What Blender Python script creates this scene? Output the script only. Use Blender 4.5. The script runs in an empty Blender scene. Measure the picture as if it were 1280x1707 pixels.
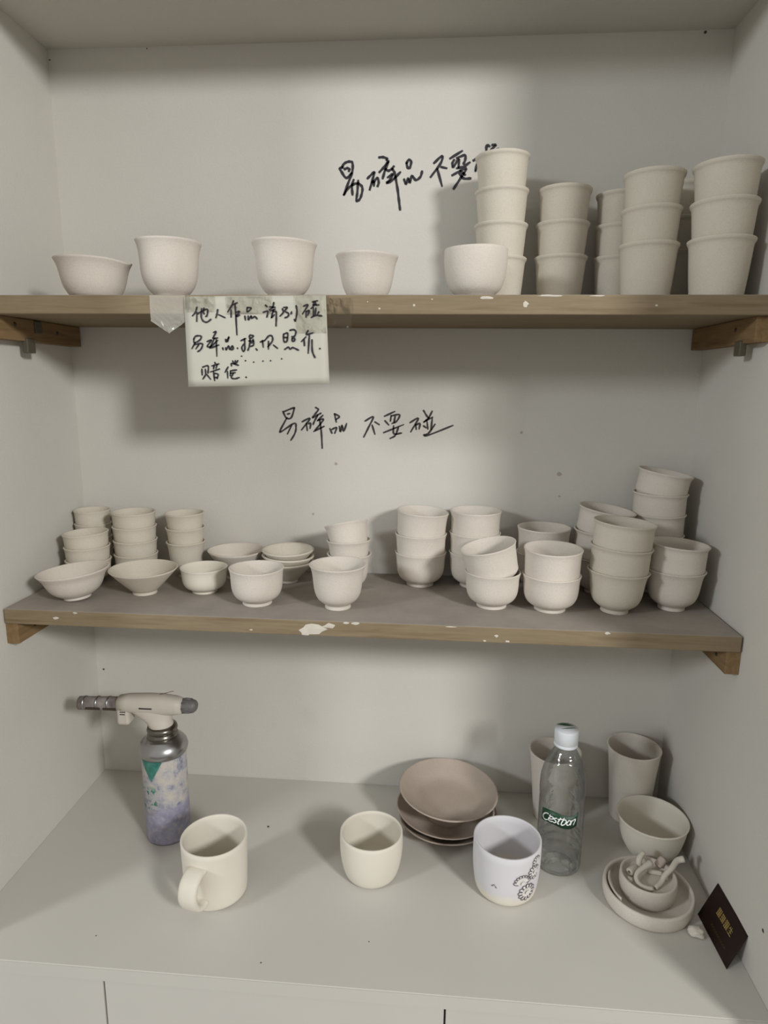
import bpy, bmesh, math, random
from mathutils import Vector, Matrix, noise
random.seed(7)
scene = bpy.context.scene
COL = scene.collection

# ------------------------------------------------------------------ camera
cam_d = bpy.data.cameras.new('camera')
cam = bpy.data.objects.new('camera', cam_d); COL.objects.link(cam)
cam_d.sensor_fit = 'HORIZONTAL'; cam_d.sensor_width = 36.0
cam_d.lens = 1085.55 / 1280.0 * 36.0
cam_d.clip_start = 0.01
_r = Vector((0.99684, 0.07747, 0.0)); 
def cam_axes(yaw, pitch, roll):
    f = Vector((-math.sin(yaw)*math.cos(pitch), math.cos(yaw)*math.cos(pitch), math.sin(pitch)))
    r = Vector((math.cos(yaw), math.sin(yaw), 0)); u = r.cross(f)
    return r*math.cos(roll) + u*math.sin(roll), u*math.cos(roll) - r*math.sin(roll), f
_r, _u, _f = cam_axes(0.07753, -0.1946, 0.0099)
m = Matrix((_r, _u, -_f)).transposed().to_4x4(); m.translation = Vector((0.59845, -1.05515, 0.71053))
cam.matrix_world = m
scene.camera = cam

# ------------------------------------------------------------------ light and exposure
scene.view_settings.view_transform = 'Standard'
scene.view_settings.look = 'None'
scene.view_settings.gamma = 1.0
scene.view_settings.use_curve_mapping = False
scene.view_settings.exposure = 0.03
world = bpy.data.worlds.new('room_light'); scene.world = world
world.use_nodes = True
world.node_tree.nodes['Background'].inputs[0].default_value = (1.0, 0.965, 0.91, 1)
world.node_tree.nodes['Background'].inputs[1].default_value = 0.50
def lamp(name, loc, target, size, power, color):
    d = bpy.data.lights.new(name, 'AREA'); d.shape = 'DISK'; d.size = size; d.energy = power; d.color = color
    o = bpy.data.objects.new(name, d); COL.objects.link(o); o.location = loc
    o.rotation_euler = (Vector(target) - Vector(loc)).to_track_quat('-Z', 'Y').to_euler()
lamp('ceiling_lamp_left_offscreen', (-2.25, -2.60, 1.72), (0.5, 0, 0.4), 0.50, 44, (0.90, 0.96, 1.0))
lamp('ceiling_lamp_right_offscreen', (2.45, -2.60, 1.72), (0.5, 0, 0.4), 0.46, 66, (1.0, 0.995, 0.985))

# ------------------------------------------------------------------ materials
def new_mat(name):
    mt = bpy.data.materials.new(name); mt.use_nodes = True
    nt = mt.node_tree; return mt, nt, nt.nodes['Principled BSDF']
def N(nt, t, **kw):
    n = nt.nodes.new(t)
    for k, v in kw.items(): setattr(n, k, v)
    return n
def coords(nt, scale=(1, 1, 1), kind='Object'):
    tc = N(nt, 'ShaderNodeTexCoord'); mp = N(nt, 'ShaderNodeMapping'); mp.inputs['Scale'].default_value = scale
    nt.links.new(tc.outputs[kind], mp.inputs[0]); return mp.outputs[0]
def noise_n(nt, vec, scale, detail=3, rough=0.5):
    n = N(nt, 'ShaderNodeTexNoise'); n.inputs['Scale'].default_value = scale
    n.inputs['Detail'].default_value = detail; n.inputs['Roughness'].default_value = rough
    nt.links.new(vec, n.inputs['Vector']); return n
def ramp(nt, fac, stops):
    r = N(nt, 'ShaderNodeValToRGB'); el = r.color_ramp.elements
    while len(el) > 1: el.remove(el[-1])
    el[0].position, el[0].color = stops[0][0], (*stops[0][1], 1)
    for p, c in stops[1:]:
        e = el.new(p); e.color = (*c, 1)
    nt.links.new(fac, r.inputs[0]); return r.outputs[0]
def mixc(nt, fac, a, b):
    mx = N(nt, 'ShaderNodeMix', data_type='RGBA')
    for s, v in ((mx.inputs[0], fac), (mx.inputs[6], a), (mx.inputs[7], b)):
        if hasattr(v, 'links'): nt.links.new(v, s)
        elif isinstance(v, tuple): s.default_value = (*v, 1)
        else: s.default_value = v
    return mx.outputs[2]
def bump(nt, bsdf, height, strength, dist=0.001):
    b = N(nt, 'ShaderNodeBump'); b.inputs['Strength'].default_value = strength; b.inputs['Distance'].default_value = dist
    nt.links.new(height, b.inputs['Height']); nt.links.new(b.outputs[0], bsdf.inputs['Normal'])
def plain(name, col, rough=0.6, metal=0.0, spec=0.5):
    mt, nt, b = new_mat(name)
    b.inputs['Base Color'].default_value = (*col, 1); b.inputs['Roughness'].default_value = rough
    b.inputs['Metallic'].default_value = metal; b.inputs['Specular IOR Level'].default_value = spec
    return mt
def mottled(name, c1, c2, scale, rough, bscale=None, bstr=0.2, spec=0.3, speck_amt=0.0):
    if min(c1) > 0.3: c1, c2 = [tuple(a*b for a, b in zip(c, (0.82, 0.797, 0.745))) for c in (c1, c2)]
    mt, nt, b = new_mat(name); v = coords(nt)
    n = noise_n(nt, v, scale, 4)
    nt.links.new(ramp(nt, n.outputs[0], [(0.3, c1), (0.7, c2)]), b.inputs['Base Color'])
    b.inputs['Roughness'].default_value = rough; b.inputs['Specular IOR Level'].default_value = spec
    if bscale: bump(nt, b, noise_n(nt, v, bscale, 4, 0.6).outputs[0], bstr)
    if speck_amt:
        sp = noise_n(nt, v, 900, 2, 0.6)
        old = b.inputs['Base Color'].links[0].from_socket
        k = ramp(nt, sp.outputs[0], [(0.30, (1 - speck_amt,)*3), (0.55, (1, 1, 1))])
        mx = N(nt, 'ShaderNodeMix', data_type='RGBA', blend_type='MULTIPLY'); mx.inputs[0].default_value = 1.0
        nt.links.new(old, mx.inputs[6]); nt.links.new(k, mx.inputs[7]); nt.links.new(mx.outputs[2], b.inputs['Base Color'])
    return mt
def wood(name, dark, light, dust=None, axis='x'):
    mt, nt, b = new_mat(name)
    v = coords(nt, (2.2, 30, 34) if axis == 'x' else (34, 2.2, 30))
    n1 = noise_n(nt, v, 3.2, 5, 0.6)
    fine = noise_n(nt, coords(nt, (12, 160, 160) if axis == 'x' else (160, 12, 160)), 2.0, 4, 0.6)
    big = noise_n(nt, coords(nt), 7, 3)
    c = ramp(nt, n1.outputs[0], [(0.30, dark), (0.52, light), (0.70, tuple(0.86*x for x in light))])
    c = mixc(nt, 0.28, c, ramp(nt, fine.outputs[0], [(0.35, dark), (0.65, light)]))
    c = mixc(nt, 0.22, c, ramp(nt, big.outputs[0], [(0.35, dark), (0.7, light)]))
    if dust:                       # dried clay dust that has settled on the upward face
        g = N(nt, 'ShaderNodeNewGeometry'); s = N(nt, 'ShaderNodeSeparateXYZ'); nt.links.new(g.outputs['Normal'], s.inputs[0])
        dn = noise_n(nt, coords(nt), 22, 5, 0.65)
        f = N(nt, 'ShaderNodeMapRange'); f.inputs[1].default_value = 0.55; f.inputs[2].default_value = 0.95
        nt.links.new(s.outputs[2], f.inputs[0])
        mu = N(nt, 'ShaderNodeMath', operation='MULTIPLY'); nt.links.new(f.outputs[0], mu.inputs[0]); mu.inputs[1].default_value = 0.9
        c = mixc(nt, mu.outputs[0], c, ramp(nt, dn.outputs[0], [(0.3, tuple(0.82*x for x in dust)), (0.7, dust)]))
    nt.links.new(c, b.inputs['Base Color']); b.inputs['Roughness'].default_value = 0.75; b.inputs['Specular IOR Level'].default_value = 0.25
    bump(nt, b, n1.outputs[0], 0.35)
    return mt

M = {}
M['plaster'] = mottled('white_plaster', (0.715, 0.71, 0.69), (0.755, 0.75, 0.73), 5, 0.85, 240, 0.35, 0.2, 0.08)
M['laminate'] = mottled('white_laminate', (0.66, 0.66, 0.645), (0.69, 0.69, 0.675), 6, 0.42, 90, 0.04, 0.4)
M['bisque'] = mottled('white_bisque', (0.76, 0.715, 0.675), (0.83, 0.785, 0.745), 14, 0.9, 420, 0.35, 0.15, 0.11)
M['bisque_cream'] = mottled('cream_bisque', (0.72, 0.68, 0.61), (0.785, 0.745, 0.675), 14, 0.9, 420, 0.35, 0.15, 0.11)
M['bisque_pink'] = mottled('pink_beige_bisque', (0.49, 0.42, 0.375), (0.56, 0.48, 0.435), 16, 0.9, 420, 0.35, 0.15, 0.11)
M['clay'] = mottled('raw_clay', (0.74, 0.71, 0.65), (0.82, 0.79, 0.73), 40, 0.9, 500, 0.4, 0.15)
M['clay_pink'] = mottled('raw_clay_pinkish', (0.58, 0.50, 0.45), (0.66, 0.58, 0.53), 40, 0.9, 500, 0.4, 0.15)
M['cup_white'] = mottled('warm_white_cup', (0.83, 0.80, 0.73), (0.88, 0.85, 0.79), 10, 0.75, 300, 0.1, 0.25)
M['wood'] = wood('shelf_wood_tan', (0.17, 0.12, 0.067), (0.27, 0.212, 0.135), (0.36, 0.325, 0.29))
M['wood_batten'] = wood('batten_wood_brown', (0.12, 0.072, 0.03), (0.26, 0.17, 0.083), None, 'y')
M['screw'] = plain('dark_screw', (0.05, 0.035, 0.025), 0.6, 0.3)
M['peg'] = plain('dark_olive_peg', (0.085, 0.075, 0.05), 0.5)
M['ink'] = plain('black_marker_ink', (0.016, 0.014, 0.02), 0.45)
M['ink_grey'] = plain('grey_black_marker_ink', (0.035, 0.032, 0.032), 0.5)
M['paper'] = mottled('white_paper', (0.60, 0.605, 0.545), (0.65, 0.655, 0.595), 12, 0.55, 40, 0.15, 0.4)
M['smear'] = mottled('dried_clay_smear', (0.66, 0.63, 0.57), (0.78, 0.75, 0.70), 60, 0.9, 300, 0.4)
M['hole'] = plain('dark_speck', (0.06, 0.05, 0.04), 0.8)
M['steel'] = plain('brushed_steel', (0.42, 0.42, 0.42), 0.28, 1.0)
M['steel_collar'] = plain('dark_steel_collar', (0.20, 0.185, 0.16), 0.26, 1.0)
M['steel_dark'] = mottled('heat_stained_steel', (0.055, 0.04, 0.035), (0.30, 0.27, 0.25), 45, 0.38, None)
M['torch_white'] = mottled('worn_white_plastic', (0.62, 0.585, 0.54), (0.70, 0.67, 0.62), 18, 0.5)
M['torch_grey'] = plain('dark_grey_plastic', (0.13, 0.125, 0.12), 0.5)
M['green'] = plain('label_green', (0.004, 0.045, 0.016), 0.45)
M['label_white'] = plain('label_white', (0.85, 0.87, 0.85), 0.5)
M['cap'] = plain('cap_white', (0.74, 0.77, 0.80), 0.4)
M['cap_green'] = plain('cap_green', (0.012, 0.075, 0.012), 0.5)
M['card'] = mottled('dark_brown_card', (0.010, 0.004, 0.003), (0.018, 0.007, 0.005), 30, 0.42)
M['gold'] = plain('gold_print', (0.50, 0.36, 0.12), 0.4, 0.3)
M['gold_dim'] = plain('dull_gold_print', (0.10, 0.065, 0.02), 0.5, 0.3)
M['outline'] = plain('flower_outline', (0.10, 0.09, 0.12), 0.7)
M['petal'] = plain('petal_white', (0.70, 0.68, 0.63), 0.8)

# transparent plastic: clear in the middle, shiny towards the edges
def clear_plastic(name, tint, rough, bscale=0, bstr=0.0, base=0.06):
    mt, nt, b = new_mat(name); nt.nodes.remove(b)
    out = nt.nodes['Material Output']
    tr = N(nt, 'ShaderNodeBsdfTransparent'); tr.inputs[0].default_value = (*tint, 1)
    gl = N(nt, 'ShaderNodeBsdfGlossy'); gl.inputs['Roughness'].default_value = rough
    fr = N(nt, 'ShaderNodeLayerWeight'); fr.inputs['Blend'].default_value = 0.28
    mr = N(nt, 'ShaderNodeMapRange'); mr.inputs[3].default_value = base; mr.inputs[4].default_value = 0.75
    nt.links.new(fr.outputs['Fresnel'], mr.inputs[0])
    mx = N(nt, 'ShaderNodeMixShader'); nt.links.new(mr.outputs[0], mx.inputs[0])
    nt.links.new(tr.outputs[0], mx.inputs[1]); nt.links.new(gl.outputs[0], mx.inputs[2])
    nt.links.new(mx.outputs[0], out.inputs['Surface'])
    if bscale:
        bp = N(nt, 'ShaderNodeBump'); bp.inputs['Strength'].default_value = bstr; bp.inputs['Distance'].default_value = 0.002
        nt.links.new(noise_n(nt, coords(nt), bscale, 3).outputs[0], bp.inputs['Height'])
        nt.links.new(bp.outputs[0], gl.inputs['Normal']); nt.links.new(bp.outputs[0], fr.inputs['Normal'])
    return mt
M['pet'] = clear_plastic('clear_bottle_plastic', (0.93, 0.95, 0.95), 0.05, 90, 0.5)
M['tape'] = clear_plastic('clear_sticky_tape', (0.995, 0.99, 0.97), 0.10, 60, 0.6, 0.015)
M['tape_white'] = plain('milky_crumpled_tape', (0.80, 0.78, 0.70), 0.18)
M['tape_white'].node_tree.nodes['Principled BSDF'].inputs['Alpha'].default_value = 0.36

# printed sleeve of the gas canister: lilac foot, pale blossom band, green peak
def canister_print():
    mt, nt, b = new_mat('canister_print')
    tc = N(nt, 'ShaderNodeTexCoord'); sep = N(nt, 'ShaderNodeSeparateXYZ'); nt.links.new(tc.outputs['Object'], sep.inputs[0])
    v = coords(nt)
    def between(sock, lo, hi):
        f = N(nt, 'ShaderNodeMapRange'); f.inputs[1].default_value = lo; f.inputs[2].default_value = hi
        nt.links.new(sock, f.inputs[0]); return f.outputs[0]
    def op(kind, a, b_):
        n = N(nt, 'ShaderNodeMath', operation=kind)
        for s, q in ((n.inputs[0], a), (n.inputs[1], b_)):
            if hasattr(q, 'links'): nt.links.new(q, s)
            else: s.default_value = q
        return n.outputs[0]
    n1 = noise_n(nt, v, 60, 4, 0.7); n2 = noise_n(nt, v, 130, 3, 0.6); n3 = noise_n(nt, v, 34, 3)
    lilac = ramp(nt, n3.outputs[0], [(0.3, (0.19, 0.185, 0.27)), (0.55, (0.31, 0.305, 0.41)), (0.75, (0.20, 0.185, 0.20))])
    lilac = mixc(nt, op('MULTIPLY', ramp(nt, n2.outputs[0], [(0.5, (0, 0, 0)), (0.72, (1, 1, 1))]), 0.5), lilac, (0.55, 0.47, 0.44))
    pale = ramp(nt, n1.outputs[0], [(0.34, (0.19, 0.20, 0.27)), (0.47, (0.40, 0.395, 0.42)), (0.60, (0.52, 0.475, 0.42))])
    green = ramp(nt, n2.outputs[0], [(0.3, (0.02, 0.13, 0.105)), (0.7, (0.06, 0.25, 0.20))])
    zc = op('ADD', sep.outputs[2], op('MULTIPLY', op('SUBTRACT', n3.outputs[0], 0.5), 0.05))
    c = mixc(nt, between(zc, 0.062, 0.072), lilac, pale)
    # green peak on the front, pointing down, and a leafy row lower on the left side
    ax = N(nt, 'ShaderNodeMath', operation='ABSOLUTE'); nt.links.new(op('ADD', sep.outputs[0], 0.008), ax.inputs[0])
    tri = op('SUBTRACT', op('MULTIPLY', op('SUBTRACT', sep.outputs[2], 0.108), 0.55), ax.outputs[0])
    front = between(op('MULTIPLY', sep.outputs[1], -1.0), 0.010, 0.014)
    c = mixc(nt, op('MULTIPLY', between(tri, 0.0, 0.0015), front), c, green)
    leaf = op('MULTIPLY', between(n1.outputs[0], 0.52, 0.56), op('MULTIPLY', between(sep.outputs[0], 0.006, -0.004),
              op('MULTIPLY', between(sep.outputs[2], 0.056, 0.062), between(sep.outputs[2], 0.104, 0.094))))
    c = mixc(nt, leaf, c, green)
    nt.links.new(c, b.inputs['Base Color']); b.inputs['Roughness'].default_value = 0.42
    return mt
M['canister'] = canister_print()

# pale lilac slip on the decorated cup with a bare cream foot
def slip():
    mt, nt, b = new_mat('lilac_white_slip')
    tc = N(nt, 'ShaderNodeTexCoord'); sep = N(nt, 'ShaderNodeSeparateXYZ'); nt.links.new(tc.outputs['Object'], sep.inputs[0])
    n = noise_n(nt, coords(nt), 60, 3)
    a = N(nt, 'ShaderNodeMath', operation='MULTIPLY_ADD'); a.inputs[1].default_value = 0.02; nt.links.new(n.outputs[0], a.inputs[0]); nt.links.new(sep.outputs[2], a.inputs[2])
    f = N(nt, 'ShaderNodeMapRange'); f.inputs[1].default_value = 0.022; f.inputs[2].default_value = 0.034; nt.links.new(a.outputs[0], f.inputs[0])
    nt.links.new(mixc(nt, f.outputs[0], (0.71, 0.66, 0.56), (0.63, 0.615, 0.63)), b.inputs['Base Color'])
    b.inputs['Roughness'].default_value = 0.8
    return mt
M['slip'] = slip()

# ------------------------------------------------------------------ mesh helpers
def link(name, me, mat=None, parent=None, smooth=False):
    o = bpy.data.objects.new(name, me); COL.objects.link(o)
    if mat is not None and len(me.materials) == 0: me.materials.append(mat)
    if parent is not None: o.parent = parent
    if smooth:
        for p in me.polygons: p.use_smooth = True
    return o
def from_py(name, vs, fs, mat, parent=None, smooth=False):
    me = bpy.data.meshes.new(name); me.from_pydata([tuple(v) for v in vs], [], fs); me.update()
    return link(name, me, mat, parent, smooth)
def box_me(name, lo, hi, bev=0.0, segs=2):
    bm = bmesh.new(); bmesh.ops.create_cube(bm, size=1)
    for v in bm.verts: v.co = Vector([lo[i] + (v.co[i] + 0.5)*(hi[i]-lo[i]) for i in range(3)])
    if bev: bmesh.ops.bevel(bm, geom=list(bm.edges), offset=bev, segments=segs, affect='EDGES', profile=0.5)
    me = bpy.data.meshes.new(name); bm.to_mesh(me); bm.free(); return me
def box(name, lo, hi, mat, parent=None, bev=0.0, segs=2):
    return link(name, box_me(name, lo, hi, bev, segs), mat, parent)
def tag(o, label=None, cat=None, group=None, kind=None):
    for k, v in (('label', label), ('category', cat), ('group', group), ('kind', kind)):
        if v: o[k] = v
    return o
def empty(name, loc, rot=(0, 0, 0)):
    o = bpy.data.objects.new(name, None); COL.objects.link(o); o.location = loc; o.rotation_euler = rot
    o.empty_display_size = 0.02; return o
def catmull(pts, n=4, closed=False):
    P = [Vector(p) for p in pts]
    if len(P) < 3: return P
    out = []
    for i in range(len(P)-1):
        p0 = P[i-1] if i > 0 else P[i]*2 - P[i+1]
        p1, p2 = P[i], P[i+1]
        p3 = P[i+2] if i+2 < len(P) else P[i+1]*2 - P[i]
        for k in range(n):
            t = k/n
            out.append(0.5*((2*p1) + (p2-p0)*t + (2*p0-5*p1+4*p2-p3)*t*t + (3*p1-p0-3*p2+p3)*t**3))
    out.append(P[-1]); return out
def lathe_me(name, prof, segs=48, wob=0.0, seed=0):
    """prof: (r, z) from the bottom axis point round the outside, over the rim, to the inner axis point"""
    rr = random.Random(seed); a1, a2, a3 = (rr.uniform(0, 6.28) for _ in range(3))
    vs, rows = [], []
    zmax = max(z for r, z in prof)
    for r, z in prof:
        if r < 1e-6: rows.append([len(vs)]); vs.append((0, 0, z)); continue
        row = []
        for k in range(segs):
            t = 2*math.pi*k/segs; s = z/zmax if zmax else 0
            w = 1 + wob*s*(math.sin(2*t+a1) + 0.5*math.sin(3*t+a2))
            row.append(len(vs)); vs.append((r*w*math.cos(t), r*w*math.sin(t), z + wob*s*s*0.5*zmax*math.sin(2*t+a3)))
        rows.append(row)
    fs = []
    for a, b in zip(rows, rows[1:]):
        if len(a) == 1 and len(b) == 1: continue
        for k in range(segs):
            k2 = (k+1) % segs
            if len(a) == 1: fs.append((a[0], b[k2], b[k]))
            elif len(b) == 1: fs.append((a[k], a[k2], b[0]))
            else: fs.append((a[k], a[k2], b[k2], b[k]))
    me = bpy.data.meshes.new(name); me.from_pydata(vs, [], fs); me.update()
    for p in me.polygons: p.use_smooth = True
    return me
def tube_me(name, pts, rad, segs=10, n=4, caps=True, flat=1.0):
    P = catmull(pts, n); m_ = len(P)
    R = rad if hasattr(rad, '__len__') else [rad, rad]
    def rr(i):
        t = i/(m_-1)*(len(R)-1); k = min(int(t), len(R)-2); return R[k] + (R[k+1]-R[k])*(t-k)
    vs, fs = [], []; up = Vector((0, 0, 1))
    tan0 = (P[1]-P[0]).normalized(); nrm = tan0.orthogonal().normalized()
    for i in range(m_):
        tan = (P[min(i+1, m_-1)] - P[max(i-1, 0)]).normalized()
        nrm = (nrm - tan*nrm.dot(tan)).normalized(); bi = tan.cross(nrm)
        for k in range(segs):
            a = 2*math.pi*k/segs
            vs.append(P[i] + nrm*math.cos(a)*rr(i) + bi*math.sin(a)*rr(i)*flat)
    for i in range(m_-1):
        for k in range(segs):
            k2 = (k+1) % segs
            fs.append((i*segs+k, i*segs+k2, (i+1)*segs+k2, (i+1)*segs+k))
    if caps:
        fs.append(tuple(reversed(range(segs)))); fs.append(tuple(range((m_-1)*segs, m_*segs)))
    me = bpy.data.meshes.new(name); me.from_pydata([tuple(v) for v in vs], [], fs); me.update()
    for p in me.polygons: p.use_smooth = True
    return me
def tube(name, pts, rad, mat, parent=None, segs=10, n=4, flat=1.0):
    return link(name, tube_me(name, pts, rad, segs, n, True, flat), mat, parent)
def ribbon_verts(pts2, w, vs, fs, n=5):
    """flat pen stroke with rounded ends in 2D; appends (a, b) pairs"""
    P = catmull([(x, y, 0) for x, y in pts2], n)
    if len(P) == 2: P = [P[0].lerp(P[1], t/3) for t in range(4)]
    base = len(vs); L = len(P)
    for i, p in enumerate(P):
        t = (P[min(i+1, L-1)] - P[max(i-1, 0)]); t = t.normalized() if t.length else Vector((1, 0, 0))
        q = Vector((-t.y, t.x, 0)); ww = w*(0.5 + 0.07*math.sin(i*1.3+base)) * (0.72 if i in (0, L-1) else 1)
        e = t*(w*0.3)*(-1 if i == 0 else 1 if i == L-1 else 0)
        a, b = p + q*ww + e, p - q*ww + e
        vs += [(a.x, a.y), (b.x, b.y)]
    for i in range(L-1):
        k = base + 2*i; fs.append((k, k+1, k+3, k+2))

# ------------------------------------------------------------------ dimensions
H = 1.1999; ZM = 0.3966; DM = 0.2331; TM = 0.0218; ZU = 0.8188; DU = 0.2143; TU = 0.0237; DC = 0.405

# ------------------------------------------------------------------ the setting
wb = tag(box('wall_back', (-0.9, 0.0, -0.80), (1.9, 0.12, 1.6), M['plaster']), 'white plastered back wall of the niche with black handwriting', 'wall', kind='structure')
wl = tag(box('wall_left', (-0.9, -DC, -0.8), (0.0, 0.0, 1.6), M['plaster']), 'white plastered left side wall of the niche', 'wall', kind='structure')
wr = tag(box('wall_right', (1.0, -0.47, -0.8), (1.9, 0.0, 1.6), M['plaster']), 'white plastered right side wall of the niche', 'wall', kind='structure')
tag(box('ceiling', (0.0, -0.22, H), (1.0, 0.0, 1.6), M['plaster']), 'white flat ceiling of the niche', 'ceiling', kind='structure')

M['floor'] = mottled('grey_brown_floor', (0.16, 0.14, 0.12), (0.20, 0.18, 0.155), 3, 0.6)
tag(box('floor', (-3.0, -4.2, -0.86), (4.0, 0.0, -0.80), M['floor']), 'grey brown floor in front of the niche', 'floor', kind='structure')

def speck(parent, pts, mat='hole'):
    for c, ax, s in pts:
        me = bpy.data.meshes.new('nail_hole'); vs = []
        for k in range(8):
            a = k*math.pi/4; q = s*(0.8+0.4*random.random())
            d = (q*math.cos(a), q*math.sin(a))
            vs.append({'y': (c[0]+d[0], c[1], c[2]+d[1]), 'x': (c[0], c[1]+d[0], c[2]+d[1]), 'z': (c[0]+d[0], c[1]+d[1], c[2])}[ax])
        me.from_pydata(vs, [], [tuple(range(8))]); me.update(); link('nail_hole', me, M[mat], parent)
M['stain'] = plain('faint_rust_stain', (0.40, 0.36, 0.30), 0.9)
speck(wb, [((0.0025, -0.0004, 1.186), 'y', 0.0014), ((0.9605, -0.0004, 1.1970), 'y', 0.0024), ((0.012, -0.0004, 0.2000), 'y', 0.0018), ((0.155, -0.0004, 1.1975), 'y', 0.0010)])
speck(wb, [((0.7975, -0.0004, 0.5713), 'y', 0.0038), ((0.4366, -0.0004, 0.5808), 'y', 0.0024), ((0.7344, -0.0004, 0.6364), 'y', 0.0022), ((0.3978, -0.0004, 0.4954), 'y', 0.0018), ((0.80, -0.0004, 0.535), 'y', 0.0016)], 'stain')
speck(wr, [((0.9996, -0.3599, 0.0785), 'x', 0.0022)])

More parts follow.
